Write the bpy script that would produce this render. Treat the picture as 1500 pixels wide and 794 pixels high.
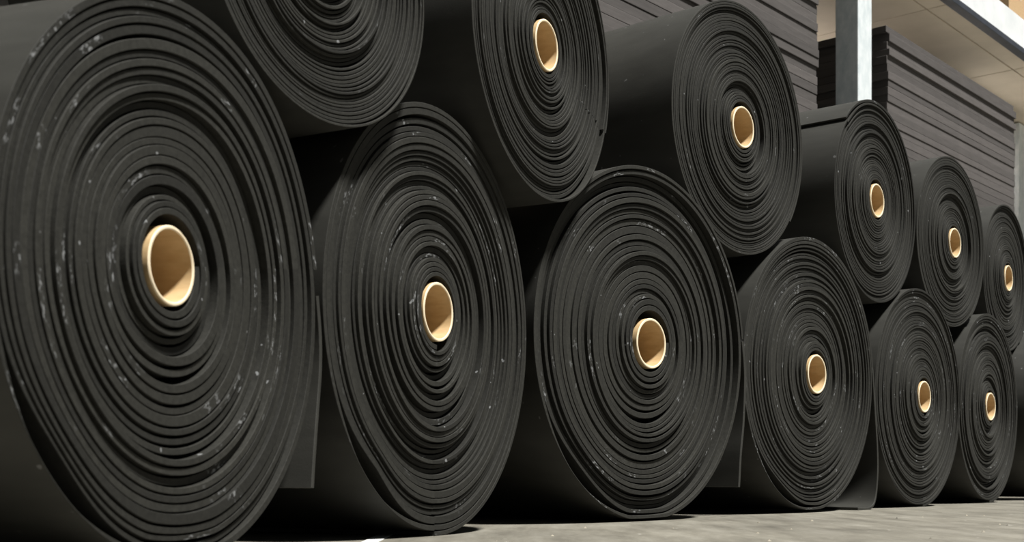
import bpy, math, random
import numpy as np
from mathutils import Vector

for o in list(bpy.data.objects):
    bpy.data.objects.remove(o)
scene = bpy.context.scene
COL = scene.collection

# ------------------------------------------------------------------ camera
FPX, HORIZON, CAMH = 1850.0, 694.0, 0.170
cam_d = bpy.data.cameras.new('camera')
cam = bpy.data.objects.new('camera', cam_d)
COL.objects.link(cam)
cam.location = (0, 0, CAMH)
cam.rotation_euler = (math.pi / 2, 0, 0)
cam_d.sensor_width = 36
cam_d.lens = FPX / 1500 * 36
cam_d.shift_y = (HORIZON - 397) / 1500
cam_d.clip_start = 0.05
cam_d.dof.use_dof = True
cam_d.dof.focus_distance = 4.6
cam_d.dof.aperture_fstop = 5.6
scene.camera = cam

# directions of the row of rolls: P runs along the row, N points out of the roll ends
PH = math.radians(49.5)
P = Vector((math.cos(PH), math.sin(PH), 0))
N = Vector((math.sin(PH), -math.cos(PH), 0))

# ------------------------------------------------------------------ light
world = bpy.data.worlds.new('world')
scene.world = world
world.use_nodes = True
wb = world.node_tree.nodes['Background']
wb.inputs['Color'].default_value = (0.82, 0.93, 1.0, 1)
wb.inputs['Strength'].default_value = 0.09

sun_d = bpy.data.lights.new('sun', 'SUN')
sun = bpy.data.objects.new('sun', sun_d)
COL.objects.link(sun)
sun_d.energy = 8.5
sun_d.angle = math.radians(7)
sun_d.color = (1.0, 0.98, 0.93)
to_sun = (N * 0.43 + Vector((0, 0, 0.91)) + P * 0.02).normalized()
sun.rotation_euler = to_sun.to_track_quat('Z', 'Y').to_euler()
sun.location = (0, 0, 12)

vs = scene.view_settings
vs.view_transform = 'Standard'
vs.look = 'None'
vs.exposure = 0.0
vs.gamma = 1.0
vs.use_curve_mapping = False


# ------------------------------------------------------------------ materials
def new_mat(name):
    m = bpy.data.materials.new(name)
    m.use_nodes = True
    nt = m.node_tree
    return m, nt, nt.nodes['Principled BSDF']


def node(nt, typ, **kw):
    n = nt.nodes.new(typ)
    for k, v in kw.items():
        setattr(n, k, v)
    return n


def ramp(nt, fac, stops):
    r = node(nt, 'ShaderNodeValToRGB')
    el = r.color_ramp.elements
    while len(el) < len(stops):
        el.new(0.5)
    for e, (p, c) in zip(el, stops):
        e.position = p
        e.color = (*c, 1) if len(c) == 3 else c
    nt.links.new(fac, r.inputs['Fac'])
    return r.outputs['Color']


def math_n(nt, op, a, b=None):
    n = node(nt, 'ShaderNodeMath', operation=op)
    for i, v in enumerate((a, b)):
        if v is None:
            continue
        if isinstance(v, (int, float)):
            n.inputs[i].default_value = v
        else:
            nt.links.new(v, n.inputs[i])
    return n.outputs[0]


def noise(nt, vec, scale, detail=4, rough=0.55):
    n = node(nt, 'ShaderNodeTexNoise')
    n.inputs['Scale'].default_value = scale
    n.inputs['Detail'].default_value = detail
    n.inputs['Roughness'].default_value = rough
    nt.links.new(vec, n.inputs['Vector'])
    return n.outputs['Fac']


def mapping(nt, vec, scale=(1, 1, 1), loc=(0, 0, 0)):
    n = node(nt, 'ShaderNodeMapping')
    n.inputs['Scale'].default_value = scale
    n.inputs['Location'].default_value = loc
    nt.links.new(vec, n.inputs['Vector'])
    return n.outputs['Vector']


def bump(nt, bsdf, h, strength, dist):
    b = node(nt, 'ShaderNodeBump')
    b.inputs['Strength'].default_value = strength
    b.inputs['Distance'].default_value = dist
    nt.links.new(h, b.inputs['Height'])
    nt.links.new(b.outputs['Normal'], bsdf.inputs['Normal'])


def mixc(nt, fac, a, b, blend='MIX'):
    n = node(nt, 'ShaderNodeMix', data_type='RGBA', blend_type=blend)
    if isinstance(fac, (int, float)):
        n.inputs[0].default_value = fac
    else:
        nt.links.new(fac, n.inputs[0])
    for i, v in ((6, a), (7, b)):
        if isinstance(v, tuple):
            n.inputs[i].default_value = (*v, 1)
        else:
            nt.links.new(v, n.inputs[i])
    return n.outputs[2]


def rubber_edge_mat(name, fleck_th):
    """cut edges of the wound sheet; UV.x = metres along the sheet, UV.y = turn number"""
    m, nt, b = new_mat(name)
    uv = node(nt, 'ShaderNodeUVMap', uv_map='turns').outputs['UV']
    obj = node(nt, 'ShaderNodeTexCoord').outputs['Object']
    sep = node(nt, 'ShaderNodeSeparateXYZ')
    nt.links.new(uv, sep.inputs[0])
    turn = math_n(nt, 'FLOOR', sep.outputs['Y'])
    frac = math_n(nt, 'FRACT', sep.outputs['Y'])
    wn = node(nt, 'ShaderNodeTexWhiteNoise', noise_dimensions='1D')
    nt.links.new(turn, wn.inputs['W'])
    grain = noise(nt, obj, 90, 5, 0.65)
    base = ramp(nt, grain, [(0.25, (0.0120, 0.0118, 0.0099)), (0.75, (0.0275, 0.0271, 0.0232))])
    tone = ramp(nt, wn.outputs['Value'], [(0.0, (0.72,) * 3), (1.0, (1.25,) * 3)])
    col = mixc(nt, 1.0, base, tone, 'MULTIPLY')
    # chalky scuffs: short streaks running along single turns
    comb = node(nt, 'ShaderNodeCombineXYZ')
    nt.links.new(math_n(nt, 'MULTIPLY', sep.outputs['X'], 5.0), comb.inputs['X'])
    nt.links.new(math_n(nt, 'MULTIPLY', turn, 7.31), comb.inputs['Y'])
    big = noise(nt, comb.outputs[0], 1.0, 2, 0.5)
    comb2 = node(nt, 'ShaderNodeCombineXYZ')
    nt.links.new(math_n(nt, 'MULTIPLY', sep.outputs['X'], 55.0), comb2.inputs['X'])
    nt.links.new(math_n(nt, 'MULTIPLY', sep.outputs['Y'], 2.3), comb2.inputs['Y'])
    fine = noise(nt, comb2.outputs[0], 1.0, 3, 0.6)
    m1 = ramp(nt, big, [(fleck_th, (0, 0, 0)), (fleck_th + 0.05, (1, 1, 1))])
    m2 = ramp(nt, fine, [(0.53, (0, 0, 0)), (0.64, (1, 1, 1))])
    mask = mixc(nt, 1.0, m1, m2, 'MULTIPLY')
    front = math_n(nt, 'MULTIPLY', math_n(nt, 'GREATER_THAN', frac, 0.19), math_n(nt, 'LESS_THAN', frac, 0.81))
    mask = mixc(nt, 1.0, mask, front, 'MULTIPLY')
    spots = noise(nt, obj, 42, 1, 0.4)
    m3 = ramp(nt, spots, [(0.80, (0, 0, 0)), (0.815, (0.9, 0.9, 0.9))])
    mask = mixc(nt, 1.0, mask, m3, 'LIGHTEN')
    col = mixc(nt, mask, col, (0.20, 0.205, 0.21))
    nt.links.new(col, b.inputs['Base Color'])
    b.inputs['Roughness'].default_value = 0.75
    b.inputs['Specular IOR Level'].default_value = 0.25
    h = noise(nt, obj, 260, 4, 0.7)
    bump(nt, b, h, 0.35, 0.002)
    return m


def rubber_skin_mat():
    m, nt, b = new_mat('rubber_skin')
    obj = node(nt, 'ShaderNodeTexCoord').outputs['Object']
    g = noise(nt, mapping(nt, obj, (1, 0.25, 1)), 18, 6, 0.6)
    col = ramp(nt, g, [(0.3, (0.024, 0.0237, 0.0205)), (0.7, (0.035, 0.0346, 0.0303))])
    sp = noise(nt, obj, 38, 1, 0.4)
    m3 = ramp(nt, sp, [(0.775, (0, 0, 0)), (0.8, (0.7, 0.7, 0.7))])
    col = mixc(nt, m3, col, (0.15, 0.15, 0.15))
    nt.links.new(col, b.inputs['Base Color'])
    b.inputs['Roughness'].default_value = 0.55
    b.inputs['Specular IOR Level'].default_value = 0.4
    bump(nt, b, noise(nt, obj, 220, 4, 0.7), 0.2, 0.002)
    return m


def cardboard_mat(name, c1, c2):
    m, nt, b = new_mat(name)
    obj = node(nt, 'ShaderNodeTexCoord').outputs['Object']
    g = noise(nt, mapping(nt, obj, (1, 0.3, 1)), 60, 5, 0.6)
    col = ramp(nt, g, [(0.3, c1), (0.7, c2)])
    nt.links.new(col, b.inputs['Base Color'])
    b.inputs['Roughness'].default_value = 0.7
    bump(nt, b, g, 0.15, 0.001)
    return m


def concrete_mat():
    m, nt, b = new_mat('concrete_floor')
    obj = node(nt, 'ShaderNodeTexCoord').outputs['Object']
    rot = node(nt, 'ShaderNodeMapping')
    rot.inputs['Rotation'].default_value = (0, 0, -PH - 0.5)
    rot.inputs['Scale'].default_value = (1.0, 0.22, 1)
    nt.links.new(obj, rot.inputs['Vector'])
    streak = noise(nt, rot.outputs[0], 9, 6, 0.65)
    blot = noise(nt, obj, 1.6, 5, 0.6)
    fine = noise(nt, obj, 70, 4, 0.7)
    c = ramp(nt, streak, [(0.28, (0.110, 0.101, 0.081)), (0.5, (0.180, 0.168, 0.138)), (0.72, (0.245, 0.231, 0.196))])
    c = mixc(nt, 1.0, c, ramp(nt, blot, [(0.3, (0.75,) * 3), (0.7, (1.15,) * 3)]), 'MULTIPLY')
    c = mixc(nt, 1.0, c, ramp(nt, fine, [(0.3, (0.85,) * 3), (0.7, (1.1,) * 3)]), 'MULTIPLY')
    pit = ramp(nt, noise(nt, obj, 24, 2, 0.5), [(0.73, (0, 0, 0)), (0.76, (1, 1, 1))])
    c = mixc(nt, pit, c, (0.42, 0.40, 0.36))
    nt.links.new(c, b.inputs['Base Color'])
    b.inputs['Roughness'].default_value = 0.62
    bump(nt, b, fine, 0.25, 0.004)
    return m


def plain_mat(name, c1, c2, scale=8, rough=0.6, metal=0.0, stretch=(1, 1, 1), bmp=0.1):
    m, nt, b = new_mat(name)
    obj = node(nt, 'ShaderNodeTexCoord').outputs['Object']
    g = noise(nt, mapping(nt, obj, stretch), scale, 5, 0.6)
    nt.links.new(ramp(nt, g, [(0.3, c1), (0.7, c2)]), b.inputs['Base Color'])
    b.inputs['Roughness'].default_value = rough
    b.inputs['Metallic'].default_value = metal
    bump(nt, b, g, bmp, 0.003)
    return m


def board_mat():
    """stacked boards: a tone per board from the object's own random number"""
    m, nt, b = new_mat('stacked_board')
    tc = node(nt, 'ShaderNodeTexCoord').outputs['Object']
    rnd = node(nt, 'ShaderNodeObjectInfo').outputs['Random']
    g = noise(nt, mapping(nt, tc, (0.4, 0.4, 3)), 14, 5, 0.6)
    c = ramp(nt, g, [(0.3, (0.066, 0.059, 0.057)), (0.7, (0.090, 0.081, 0.078))])
    c = mixc(nt, 1.0, c, ramp(nt, rnd, [(0, (0.78,) * 3), (1, (1.2,) * 3)]), 'MULTIPLY')
    nt.links.new(c, b.inputs['Base Color'])
    b.inputs['Roughness'].default_value = 0.75
    bump(nt, b, g, 0.2, 0.004)
    return m


M_EDGE = rubber_edge_mat('rubber_edge_scuffed', 0.615)
M_EDGE_CLEAN = rubber_edge_mat('rubber_edge', 0.68)
M_SKIN = rubber_skin_mat()
M_TUBE = cardboard_mat('core_cardboard', (0.48, 0.325, 0.155), (0.58, 0.415, 0.225))
M_RIM = cardboard_mat('core_rim', (0.76, 0.63, 0.43), (0.86, 0.74, 0.54))
M_BOX = cardboard_mat('carton', (0.45, 0.30, 0.16), (0.55, 0.38, 0.21))
M_FLOOR = concrete_mat()
M_BOARD = board_mat()
M_GALV = plain_mat('galvanised_steel', (0.56, 0.63, 0.66), (0.80, 0.84, 0.86), 14, 0.55, 0.0, (1, 1, 0.6), 0.05)
M_FASCIA = plain_mat('white_beam_paint', (0.70, 0.73, 0.75), (0.84, 0.86, 0.87), 5, 0.5)
M_DARK = plain_mat('dark_edge_strip', (0.03, 0.035, 0.045), (0.05, 0.055, 0.07), 8, 0.5)
M_PANEL = plain_mat('soffit_panel', (0.60, 0.53, 0.43), (0.68, 0.60, 0.49), 3, 0.7)
M_SLAB = plain_mat('deck_slab', (0.10, 0.09, 0.08), (0.13, 0.12, 0.11), 4, 0.8)
M_WALL = plain_mat('hall_wall', (0.20, 0.20, 0.21), (0.25, 0.25, 0.26), 3, 0.8)
M_NAVY = plain_mat('navy_film', (0.012, 0.015, 0.03), (0.02, 0.025, 0.045), 6, 0.4)
M_PAINT = plain_mat('white_floor_paint', (0.62, 0.63, 0.62), (0.78, 0.79, 0.78), 30, 0.6)
M_CRUMB = plain_mat('crumbs', (0.02, 0.02, 0.02), (0.5, 0.45, 0.35), 6, 0.8)


# ------------------------------------------------------------------ helpers
def link(name, me, mat=None, parent=None):
    o = bpy.data.objects.new(name, me)
    COL.objects.link(o)
    if mat is not None and me is not None and not me.materials:
        me.materials.append(mat)
    if parent:
        o.parent = parent
    return o


def tag(o, label=None, cat=None, group=None, kind=None):
    for k, v in (('label', label), ('category', cat), ('group', group), ('kind', kind)):
        if v:
            o[k] = v
    return o


def empty(name, loc, rz=0.0):
    o = bpy.data.objects.new(name, None)
    COL.objects.link(o)
    o.location = loc
    o.rotation_euler = (0, 0, rz)
    o.empty_display_size = 0.1
    return o


def box_mesh(name, x0, x1, y0, y1, z0, z1, bev=0.0):
    import bmesh
    bm = bmesh.new()
    bmesh.ops.create_cube(bm, size=1)
    for v in bm.verts:
        v.co = Vector(((x0 + x1) / 2 + v.co.x * (x1 - x0), (y0 + y1) / 2 + v.co.y * (y1 - y0), (z0 + z1) / 2 + v.co.z * (z1 - z0)))
    if bev:
        bmesh.ops.bevel(bm, geom=bm.edges[:], offset=bev, segments=2, affect='EDGES', profile=0.6)
    me = bpy.data.meshes.new(name)
    bm.to_mesh(me)
    bm.free()
    return me


def profile_mesh(name, pts, x0, x1):
    """closed polygon in local (y,z) extruded along local x"""
    n = len(pts)
    v = [(x0, y, z) for y, z in pts] + [(x1, y, z) for y, z in pts]
    f = [(i, (i + 1) % n, n + (i + 1) % n, n + i) for i in range(n)] + [tuple(range(n))[::-1], tuple(range(n, 2 * n))]
    me = bpy.data.meshes.new(name)
    me.from_pydata(v, [], f)
    me.validate()
    return me


def pn(p, n, z=0.0):
    """point from distances along the row and out of the row"""
    return P * p + N * n + Vector((0, 0, z))


# ------------------------------------------------------------------ setting
fl = link('floor', box_mesh('floor', -25, 30, -12, 40, -0.2, 0.0), M_FLOOR)
tag(fl, 'worn grey concrete warehouse floor', None, None, 'structure')

wl = link('wall_back', box_mesh('wall_back', -22, 26, 8.8, 9.1, 0, 8), M_WALL)
wl.rotation_euler = (0, 0, PH)
tag(wl, 'grey rear wall of the hall below the mezzanine', None, None, 'structure')

SOFFIT, EDGE = 4.03, 3.95       # height of the soffit, distance of its front edge behind the row's zero line
ceil = link('ceiling', box_mesh('ceiling', -12, 26, EDGE + 0.06, 8.8, SOFFIT + 0.02, SOFFIT + 0.26), M_SLAB)
ceil.rotation_euler = (0, 0, PH)
tag(ceil, 'mezzanine deck over the stacks, its underside lined with beige panels', None, None, 'structure')
PW, PL, GAPW = 2.06, 1.25, 0.014
pan = {}
ys = [EDGE + 0.07, EDGE + 0.25] + [EDGE + 0.25 + PL * k for k in range(1, 4)]
for r in range(len(ys) - 1):
    d = ys[r + 1] - ys[r] - GAPW
    pan[r] = box_mesh('ceiling_panel', 0, PW - GAPW, 0, d, SOFFIT - 0.004, SOFFIT + 0.02, 0.003)
    for k in range(-4, 8):
        o = link('ceiling_panel', pan[r], M_PANEL, ceil)
        o.location = (10.22 + k * PW, ys[r], 0)

beam = link('trim_1', profile_mesh('trim_1', [(EDGE, SOFFIT + .03), (EDGE, SOFFIT + .30), (EDGE + .10, SOFFIT + .30), (EDGE + .10, SOFFIT + .285),
            (EDGE + .015, SOFFIT + .285), (EDGE + .015, SOFFIT + .045), (EDGE + .06, SOFFIT + .045), (EDGE + .06, SOFFIT + .03)], -12, 26), M_FASCIA)
beam.rotation_euler = (0, 0, PH)
tag(beam, 'white edge beam along the front of the mezzanine', None, None, 'structure')
lip = link('trim_2', box_mesh('trim_2', -12, 26, EDGE - .012, EDGE + .065, SOFFIT - .02, SOFFIT + .03, .004), M_DARK)
lip.rotation_euler = (0, 0, PH)
tag(lip, 'dark strip along the lower edge of the white beam', None, None, 'structure')


# ------------------------------------------------------------------ rubber rolls
LEN = 1.25
TAU = 2 * math.pi


def smooth_noise(rng, nharm, amp):
    ph = rng.uniform(0, TAU, nharm)
    am = rng.normal(0, 1, nharm) / (np.arange(nharm) + 1)
    def f(th):
        return amp * sum(a * np.sin((k + 1) * th + p) for k, (a, p) in enumerate(zip(am, ph)))
    return f


def wound_sheet(seed, R, H, hub, rcore, turns, seg, psi0, wind, bulge, crescents, rough_off, ax=1.0, LEN=1.25, lobe=None):
    """One long sheet wound into a spiral. The front ends of the turns lie at local y ~ 0.
    returns the mesh; local x along the row, y into the roll, z up from the roll's base."""
    rng = np.random.default_rng(seed)
    th = np.linspace(0, TAU, seg + 1)
    psi = psi0 + wind * th
    cx, cz = np.cos(psi), np.sin(psi)
    hx, hz = hub
    low = np.clip(-cz, 0, 1)
    Rt = R + max(0.0, H - R) * low ** 4
    if lobe:      # the roll is not quite round
        dl = (psi - lobe[0] + math.pi) % TAU - math.pi
        Rt = Rt + lobe[1] * np.exp(-(dl / lobe[2]) ** 2)
    hd = hx * cx + hz * cz
    rout = -hd + np.sqrt(hd ** 2 + Rt ** 2 - hx * hx - hz * hz)
    flat = np.where(cz < -0.05, (H + hz) / np.maximum(-cz, 0.05), 9)
    press = np.maximum(rout - flat, 0)
    rin = rcore * 1.02 + 0.0045 * np.clip(cz, 0, 1)
    n = turns + 1
    # relative thickness, gap and axial offset of each turn
    thick = rng.uniform(0.75, 1.3, n)
    thick[rng.random(n) < 0.12] *= 1.5
    pitch = np.zeros((n, seg + 1))
    gapf = np.zeros((n, seg + 1))
    for t in range(n):
        g0 = rng.uniform(0.10, 0.32)
        a = rng.uniform(0, 1) ** 2 * 0.6
        c = -math.pi / 2 + rng.normal(0, 0.8)
        gapf[t] = g0 + a * np.clip(np.cos(psi - c), 0, 1) ** 2
        pitch[t] = thick[t] * (1 + 0.06 * smooth_noise(rng, 3, 1.0)(psi)) + gapf[t]
    extra = np.zeros((n, seg + 1))
    for (f, ang, amt, wid) in crescents:
        t = int(f * n)
        dd = (psi - ang + math.pi) % TAU - math.pi
        extra[t] += amt * np.exp(-(dd / wid) ** 2)
    if bulge:
        # the outermost turn hangs loose here: the turns below it lie deeper by this much
        dd = (psi - bulge[0] + math.pi) % TAU - math.pi
        slack = bulge[1] * np.exp(-(dd / bulge[2]) ** 2) * np.clip(th / 0.6, 0, 1)
    else:
        slack = np.zeros(seg + 1)
    span = rout - rin - extra[:n - 1].sum(0) - 0.0
    tot = pitch.sum(0)
    pitch_m = pitch / tot * span
    gap_m = gapf / tot * span + extra
    pitch_m = pitch_m + extra
    C = np.vstack([rin, rin + np.cumsum(pitch_m, 0)])          # n+1 boundaries
    C = C - press * np.clip(C / rout, 0, 1.02) ** 9
    w = th / TAU
    off = np.zeros((n, seg + 1))
    walk = 0.0
    for t in range(n):
        walk = 0.8 * walk + rng.normal(0, 0.35)
        o = walk + rng.normal(0, 0.75)
        off[t] = rough_off * (np.clip(o, -1.9, 1.3) - 1.3) + smooth_noise(rng, 4, 0.0010)(psi)
    off[n - 2:] = -0.001
    for t, a in enumerate((.08, .18, .35, .6)):
        off[t] *= a
    off[0] = np.minimum(off[0], -0.003)
    FLOORD = -0.11
    rows_r, rows_y, rows_v, rows_m = [], [], [], []
    BEV = 0.0010
    for t in range(turns):
        S0 = C[t] + (C[t + 1] - C[t]) * w
        S1 = C[t + 1] + (C[t + 2] - C[t + 1]) * w
        S0 = S0 - slack * np.clip(S0 / rout, 0, 1) ** 7
        if t < turns - 1:
            S1 = S1 - slack * np.clip(S1 / rout, 0, 1) ** 7
        G = gap_m[t] + (gap_m[t + 1] - gap_m[t]) * w
        if t == turns - 1:
            G = G + slack
        O = off[t] + (off[t + 1] - off[t]) * w
        ra, rb = S0 + np.minimum(G, (S1 - S0) * 0.93), S1
        bv = np.minimum(BEV, (rb - ra) * 0.25)
        prof = [(ra, O * 0 + FLOORD, 0.05), (ra, O - bv, 0.1), (ra + bv, O, 0.2), (rb - bv, O, 0.8), (rb, O - bv, 0.9)]
        if t < turns - 1:
            prof.append((rb, O * 0 + FLOORD, 0.95))
        for r, y, f in prof:
            rows_r.append(r); rows_y.append(y); rows_v.append(t + f); rows_m.append(0)
    outer = rows_r[-1]
    for y in (-0.25 * LEN, -0.6 * LEN, -LEN + 0.002):
        rows_r.append(outer); rows_y.append(outer * 0 + y); rows_v.append(turns + 1.5); rows_m.append(1)
    rows_r.append(outer - 0.002); rows_y.append(outer * 0 - LEN); rows_v.append(turns + 1.5); rows_m.append(1)
    rows_r.append(rin * 1.0); rows_y.append(outer * 0 - LEN); rows_v.append(turns + 1.5); rows_m.append(1)
    Rr, Yy = np.array(rows_r), np.array(rows_y)
    K, Mn = Rr.shape
    co = np.zeros((K, Mn, 3), np.float32)
    co[..., 0] = (hx + Rr * cx) * ax
    co[..., 1] = -Yy
    co[..., 2] = H + hz + Rr * cz
    idx = np.arange(K * Mn).reshape(K, Mn)
    a, b, c, d = idx[:-1, :-1], idx[:-1, 1:], idx[1:, 1:], idx[1:, :-1]
    quads = np.stack([a, b, c, d] if wind < 0 else [d, c, b, a], -1).reshape(-1, 4)
    mats = np.repeat(np.array(rows_m)[1:], Mn - 1)
    # cut end of the sheet on the outside
    k_in = (turns - 1) * 6
    verts = co.reshape(-1, 3)
    cap = np.array([co[k_in + 1, -1], co[k_in + 4, -1], co[-3, -1], co[k_in + 1, -1] * [1, 0, 1] + [0, LEN - 0.002, 0]], np.float32)
    base = len(verts)
    verts = np.vstack([verts, cap])
    capq = np.array([[base, base + 1, base + 2, base + 3]])
    quads = np.vstack([quads, capq])
    mats = np.append(mats, 1)
    me = bpy.data.meshes.new('wound_sheet')
    me.vertices.add(len(verts)); me.vertices.foreach_set('co', verts.ravel().astype(np.float32))
    nq = len(quads)
    me.loops.add(nq * 4); me.loops.foreach_set('vertex_index', quads.ravel().astype(np.int32))
    me.polygons.add(nq)
    me.polygons.foreach_set('loop_start', (np.arange(nq) * 4).astype(np.int32))
    me.polygons.foreach_set('material_index', mats.astype(np.int32))
    me.update(calc_edges=True)
    me.polygons.foreach_set('use_smooth', np.ones(nq, bool))
    vv = np.repeat(np.array(rows_v), Mn)
    turnno = np.floor(vv)
    ravg = rcore + (R - rcore) * np.clip(turnno / turns, 0, 1)
    uu = np.tile(th, K) * ravg + turnno * 17.3 + seed * 13.7
    uvs = np.stack([uu, vv], -1)
    uvs = np.vstack([uvs, np.zeros((4, 2))])
    lay = me.uv_layers.new(name='turns')
    lay.data.foreach_set('uv', uvs[quads.ravel()].astype(np.float32).ravel())
    me.set_sharp_from_angle(angle=math.radians(32))
    return me


def core_tube(R, H, hub, rcore, LEN=1.25, seg=72):
    ri, t = rcore * 0.90, rcore * 0.10
    out = 0.0015
    prof = [(rcore, LEN), (rcore, -out + .002), (rcore - .002, -out), (ri + .002, -out), (ri, -out + .002), (ri, LEN)]
    v, f = [], []
    for r, y in prof:
        for k in range(seg):
            a = TAU * k / seg
            v.append((hub[0] + r * math.cos(a), y, H + hub[1] + r * math.sin(a)))
    n = len(prof)
    for i in range(n):
        for k in range(seg):
            k2 = (k + 1) % seg
            j = (i + 1) % n
            f.append((i * seg + k, j * seg + k, j * seg + k2, i * seg + k2))
    me = bpy.data.meshes.new('core_tube')
    me.from_pydata(v, [], f)
    me.materials.append(M_TUBE)
    me.materials.append(M_RIM)
    for p in me.polygons:
        p.use_smooth = True
        p.material_index = 1 if 1 <= p.index // seg <= 3 else 0
    me.set_sharp_from_angle(angle=math.radians(40))
    return me


def loose_end(pts, thick=0.013):
    """hanging tail of the sheet: centre line (x,z) in the roll's face plane, run back along the roll"""
    pts = [Vector((x, 0, z)) for x, z in pts]
    # resample smoothly (Catmull-Rom)
    fine = []
    q = [pts[0] * 2 - pts[1]] + pts + [pts[-1] * 2 - pts[-2]]
    for i in range(1, len(q) - 2):
        for s in range(6):
            u = s / 6
            fine.append(0.5 * ((2 * q[i]) + (q[i + 1] - q[i - 1]) * u + (2 * q[i - 1] - 5 * q[i] + 4 * q[i + 1] - q[i + 2]) * u * u
                               + (3 * q[i] - q[i - 1] - 3 * q[i + 1] + q[i + 2]) * u ** 3))
    fine.append(pts[-1])
    v, f = [], []
    m = len(fine)
    b = 0.0015
    for i, c in enumerate(fine):
        tg = (fine[min(i + 1, m - 1)] - fine[max(i - 1, 0)]).normalized()
        nn = Vector((tg.z, 0, -tg.x))
        for s, y in ((-1, b), (-1 + .25, 0), (1 - .25, 0), (1, b), (1, LEN), (-1, LEN)):
            p = c + nn * (thick / 2 * s)
            v.append((p.x, y, p.z))
    for i in range(m - 1):
        for k in range(6):
            k2 = (k + 1) % 6
            f.append((i * 6 + k, i * 6 + k2, (i + 1) * 6 + k2, (i + 1) * 6 + k))
    f.append(tuple(range(6))[::-1])
    f.append(tuple((m - 1) * 6 + k for k in range(6)))
    me = bpy.data.meshes.new('loose_end')
    me.from_pydata(v, [], f)
    for p in me.polygons:
        p.use_smooth = True
    me.set_sharp_from_angle(angle=math.radians(35))
    return me


RAD = math.radians
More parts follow.
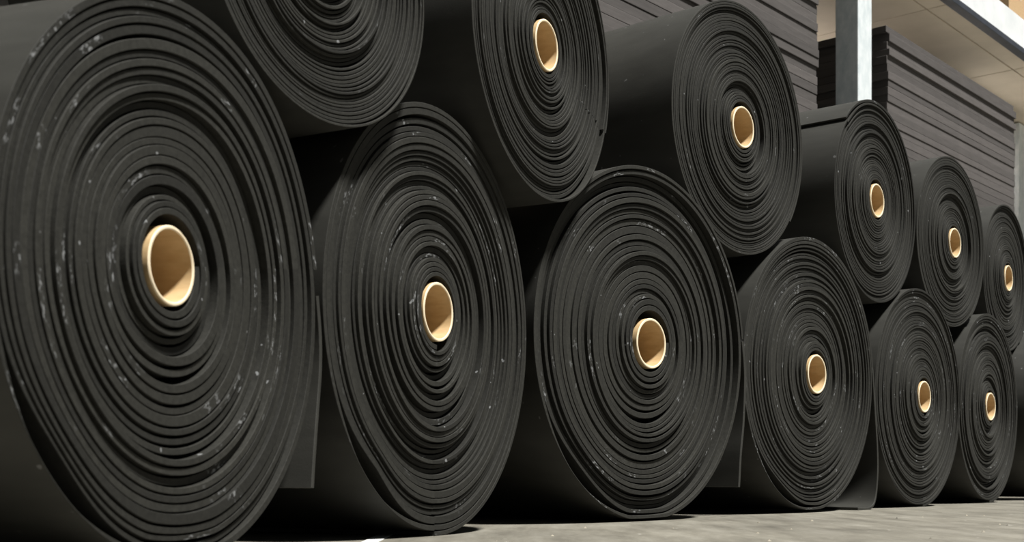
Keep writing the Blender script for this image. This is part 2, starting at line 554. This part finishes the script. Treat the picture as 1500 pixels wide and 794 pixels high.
# name: X, Y, centre height, radius, yaw, hub offset, core radius, turns, segments, tail angle, winding, bulge, crescents, label
BOT = 'rubber rolls of the bottom row'
TOP = 'rubber rolls of the top row'
rolls = [
    dict(x=-0.6239, y=2.4233, h=0.5281, R=0.5424, yaw=71.03, hub=(-.050, .033), lobe=(RAD(52), .017, .55), rc=.0755, n=25, seg=220, psi=8, wind=-1,
         bulge=(RAD(230), .042, .36), cres=[(.30, RAD(-95), .016, .7), (.55, RAD(-80), .006, .6), (.82, RAD(100), .006, .6)],
         label='largest black rubber roll, in the bottom row, cut off by the left edge', group=BOT, off=.0105),
    dict(x=-0.2015, y=3.4607, h=0.5963, R=0.5830, ax=.940, yaw=63.0, hub=(0, .017), rc=.081, n=31, seg=200, psi=268, wind=-1,
         bulge=(RAD(236), .048, .34), cres=[(.16, RAD(-90), .006, .8), (.92, RAD(95), .010, .5)],
         label='second black rubber roll in the bottom row, loose outer turn at its foot', group=BOT, off=.0085),
    dict(x=0.4945, y=4.5436, h=0.6317, R=0.6429, yaw=48.19, hub=(.012, .008), rc=.0905, n=26, seg=190, psi=6, wind=-1,
         bulge=(RAD(230), .042, .36), cres=[(.30, RAD(-95), .018, .7), (.55, RAD(-80), .006, .6), (.82, RAD(100), .006, .6)],
         label='third black rubber roll from the left in the bottom row, narrow tail hanging at right', group=BOT, off=.0125),
    dict(x=1.3211, y=5.5360, h=0.6027, R=0.6058, yaw=49.16, hub=(.035, .006), rc=.086, n=32, seg=170, psi=4, wind=-1,
         bulge=(RAD(236), .036, .34), cres=[(.16, RAD(-90), .006, .8), (.90, RAD(95), .008, .5)],
         label='fourth black rubber roll in the bottom row, broad tail curling on the floor', group=BOT, off=.0088),
    dict(x=2.0918, y=6.4717, h=0.5616, R=0.5629, ax=1.007, yaw=50.3, hub=(.06, .006), rc=.081, n=34, seg=150, psi=268, wind=-1,
         bulge=(RAD(235), .012, .4), cres=[(.22, RAD(-90), .010, .8)],
         label='fifth black rubber roll from the left in the bottom row, plain and without a tail', group=BOT, off=.0070),
    dict(x=2.7817, y=7.3624, h=0.5568, R=0.5539, ax=.95, yaw=51.0, hub=(.03, .006), rc=.081, n=30, seg=140, psi=268, wind=-1,
         bulge=None, cres=[(.2, RAD(80), .010, .8)],
         label='sixth black rubber roll in the bottom row, smallest whole one near the right edge', group=BOT, off=.0095),
    dict(x=3.530, y=8.270, h=0.556, R=0.556, yaw=51.0, hub=(0, 0), rc=.081, n=30, seg=110, psi=-60, wind=-1,
         bulge=None, cres=[], label='black rubber roll of the bottom row just peeking in at the right edge', group=BOT, off=.0070),
    dict(x=-0.4274, y=2.9040, h=1.3640, R=0.3880, ax=1.075, len=.6, yaw=61.0, hub=(-.006, .01), rc=.063, n=38, seg=200, psi=60, wind=1,
         bulge=(RAD(-35), .006, .5), cres=[(.6, RAD(-90), .004, .8)],
         label='black rubber roll at upper left whose upper half is cut off by the frame', group=TOP, off=.0070),
    dict(x=0.1116, y=3.9423, h=1.4974, R=0.4780, yaw=61.89, hub=(-.006, .008), rc=.079, n=38, seg=180, psi=-20, wind=-1,
         bulge=(RAD(-38), .020, .45), cres=[], label='second black rubber roll of the top row, its top cut off by the frame', group=TOP, off=.0065),
    dict(x=0.9251, y=5.0819, h=1.5551, R=0.5071, yaw=48.93, hub=(.012, .012), rc=.083, n=38, seg=170, psi=-40, wind=-1,
         bulge=None, cres=[(.12, RAD(-90), .005, .7)], label='third black rubber roll of the top row, the highest with its whole end in view', group=TOP, off=.0070),
    dict(x=1.7537, y=6.0611, h=1.4708, R=0.4854, yaw=50.86, hub=(0, .010), rc=.0805, n=34, seg=150, psi=137, wind=1,
         bulge=(RAD(132), .013, .30), cres=[], label='black rubber roll of the top row below the steel column, sheet edge across its top', group=TOP, off=.0065),
    dict(x=2.4163, y=6.9350, h=1.4396, R=0.4728, yaw=48.87, hub=(.045, .004), rc=.081, n=32, seg=140, psi=-60, wind=-1,
         bulge=None, cres=[], label='fifth black rubber roll of the top row, in front of the tall board stack', group=TOP, off=.0065),
    dict(x=3.0890, y=7.8762, h=1.3874, R=0.4623, yaw=51.67, hub=(.03, .006), rc=.080, n=30, seg=130, psi=-60, wind=-1,
         bulge=None, cres=[], label='last black rubber roll of the top row, cut by the right edge', group=TOP, off=.0065),
]
# tails, as points (x,z) in the face plane measured from the roll's centre in radii
tails = {0: [(0.985, .10), (1.012, -.07), (1.012, -.22), (.985, -.40), (.955, -.60), (.94, -.72)],
         2: [(0.985, .10), (1.012, -.07), (1.012, -.22), (.995, -.42), (.965, -.60), (.945, -.80)],
         3: [(0.985, .10), (1.010, -.07), (1.035, -.25), (1.07, -.50), (1.075, -.72), (1.03, -.92), (.93, -.984), (.72, -.984)]}

for i, d in enumerate(rolls):
    bz = 0.0 if d['group'] == BOT else d['h'] - d['R']
    root = empty('rubber_roll', (d['x'], d['y'], bz), RAD(d['yaw']))
    tag(root, d['label'], 'roll', d['group'])
    H = d['h'] - bz
    me = wound_sheet(100 + i, d['R'], H, d['hub'], d['rc'], d['n'], d['seg'], RAD(d['psi']), d['wind'], d['bulge'], d['cres'], d['off'], d.get('ax', 1.0), d.get('len', LEN), d.get('lobe'))
    me.materials.append(M_EDGE if d['group'] == BOT else M_EDGE_CLEAN)
    me.materials.append(M_SKIN)
    link('wound_sheet', me, None, root)
    ct = link('core_tube', core_tube(d['R'], H, d['hub'], d['rc'], d.get('len', LEN)), None, root)
    ct['label'] = 'tan cardboard core tube'
    if i in tails:
        le = link('loose_end', loose_end([(x * d['R'], H + z * d['R']) for x, z in tails[i]]), M_SKIN, root)
        le['label'] = 'loose tail of the sheet hanging down'


# ------------------------------------------------------------------ stacks of boards behind the rolls
def board_stack(label, p0, p1, back, depth, height, th, seed, group, mat=M_BOARD, jit=.014, top_shift=0.0):
    rnd = random.Random(seed)
    root = empty('board_stack', pn(p0, -back), PH)
    tag(root, label, 'board stack', group)
    W = p1 - p0
    meshes = [box_mesh('board', 0, W, 0, depth, 0, th * f, 0.003) for f in (0.80, 0.90, 0.97, 1.0)]
    for m_ in meshes:
        m_.materials.append(mat)
    z, k = 0.0, 0
    drift = 0.0
    while z < height - 0.4 * th:
        m_ = rnd.choice(meshes)
        o = link('board', m_, None, root)
        if k % 6 == 0:
            drift = rnd.uniform(-jit, jit)
        o.location = (drift + rnd.uniform(-jit, jit) * .6, drift * .5 + rnd.uniform(-jit, jit) * .7 + .02, z)
        z += max(v.co.z for v in m_.vertices) + 0.002
        k += 1
    if top_shift:
        o.location.x += top_shift
    return root


STK = 'tall stacks of boards behind the rolls'
def p_at(u, n):
    """distance along the row where the sight line of column u meets the vertical plane n behind the row"""
    t = (u - 750) / FPX
    D = n / (N.x * t + N.y)
    return P.x * t * D + P.y * D

s1r = p_at(1198, -4.08)
board_stack('tall dark board stack left of the steel column, ending above the third top-row roll', s1r - 2.55, s1r, 4.06, 1.2, 3.86, .062, 5, STK)
s2l, s2r = p_at(1301, -4.08), p_at(1487, -4.08)
board_stack('tall dark board stack right of the steel column, receding under the soffit', s2l, s2r, 4.06, 1.2, 3.60, .062, 9, STK, top_shift=-.03)
board_stack('navy wrapped stack behind the right end of the board stacks', s2r + .35, s2r + 1.6, 5.1, 1.0, 3.25, .25, 3, STK, M_NAVY, .004)


# ------------------------------------------------------------------ steel columns
def steel_column(p, n, w, d, label):
    root = empty('steel_column', pn(p, n), PH)
    tag(root, label, 'column', 'steel columns carrying the mezzanine')
    link('shaft', box_mesh('shaft', 0, w, 0, d, .015, SOFFIT - .02, .006), M_GALV, root)
    link('base_plate', box_mesh('base_plate', -.06, w + .06, -.06, d + .06, 0, .015, .003), M_GALV, root)
    return root

c1 = p_at(1257, -3.97)
steel_column(c1, -3.97, .225, .175, 'bright galvanised steel column between the two tall board stacks')
c2 = p_at(1493, -4.75)
steel_column(c2, -4.75, .225, .175, 'pale steel column at the right edge of the photo')

# cartons on the deck above the white beam
rnd = random.Random(4)
def carton(p, n, w, d, h, label):
    root = empty('carton', pn(p, n, SOFFIT + .262), PH)
    tag(root, label, 'carton', 'cartons on the mezzanine')
    link('body', box_mesh('body', 0, w, 0, d, 0, h, .004), M_BOX, root)
    link('tape', box_mesh('tape', w / 2 - .03, w / 2 + .03, -.002, d + .002, h - .09, h + .002), M_PANEL, root)
carton(p_at(1478, -4.2), -4.2, .62, .5, .55, 'tan carton standing on the mezzanine behind the white beam')


# ------------------------------------------------------------------ added lamps, out of view, that brighten the soffit
def soffit_fill_lamp(p, n, label, watts):
    root = empty('soffit_fill_lamp', pn(p, n, SOFFIT - .32), PH)
    tag(root, label, 'lamp', 'added fill lamps under the mezzanine')
    link('housing', box_mesh('housing', -.75, .75, -.05, .05, .05, .09, .008), M_FASCIA, root)
    m, nt, b = new_mat('fill_tube')
    b.inputs['Emission Color'].default_value = (1.0, .91, .82, 1)
    b.inputs['Emission Strength'].default_value = watts
    import bmesh
    bm = bmesh.new()
    bmesh.ops.create_cone(bm, cap_ends=True, segments=16, radius1=.02, radius2=.02, depth=1.44)
    for v in bm.verts:
        v.co = Vector((v.co.z, v.co.x, v.co.y + .025))
    me = bpy.data.meshes.new('tube')
    bm.to_mesh(me); bm.free()
    link('tube', me, m, root)
    for s in (-.6, .6):
        link('hanger', box_mesh('hanger', s - .006, s + .006, -.006, .006, .09, .32), M_GALV, root)

soffit_fill_lamp(s2r + .9, -4.9, 'added warm fill lamp beyond the right board stack, brightening the soffit', 36)
soffit_fill_lamp(s2l + .9, -5.75, 'added warm fill lamp hidden behind the right board stack, brightening the soffit', 75)

# ------------------------------------------------------------------ small things on the floor
fm = link('floor_marking', box_mesh('floor_marking', -.02, .02, -.6, 0, 0, .0015), M_PAINT)
fm.location = (-.352, 3.53, 0)
tag(fm, 'short white painted mark on the floor below the second roll', 'floor marking')

rs = random.Random(2)
v, f = [], []
for _ in range(60):
    X = rs.uniform(-.2, 4.0)
    Y = rs.uniform(2.6, 5.6)
    if (Y - 5.536) * .66 - (X - 1.321) * .75 > -.2:
        continue
    r = rs.uniform(.003, .008)
    b0 = len(v)
    for a in range(5):
        v.append((X + r * math.cos(a * TAU / 5) * rs.uniform(.6, 1.2), Y + r * math.sin(a * TAU / 5) * rs.uniform(.6, 1.2), 0))
    v.append((X, Y, r * .8))
    for a in range(5):
        f.append((b0 + a, b0 + (a + 1) % 5, b0 + 5))
me = bpy.data.meshes.new('floor_crumbs')
me.from_pydata(v, [], f)
tag(link('floor_crumbs', me, M_CRUMB), 'tiny crumbs scattered on the concrete floor', 'crumbs', None, 'stuff')
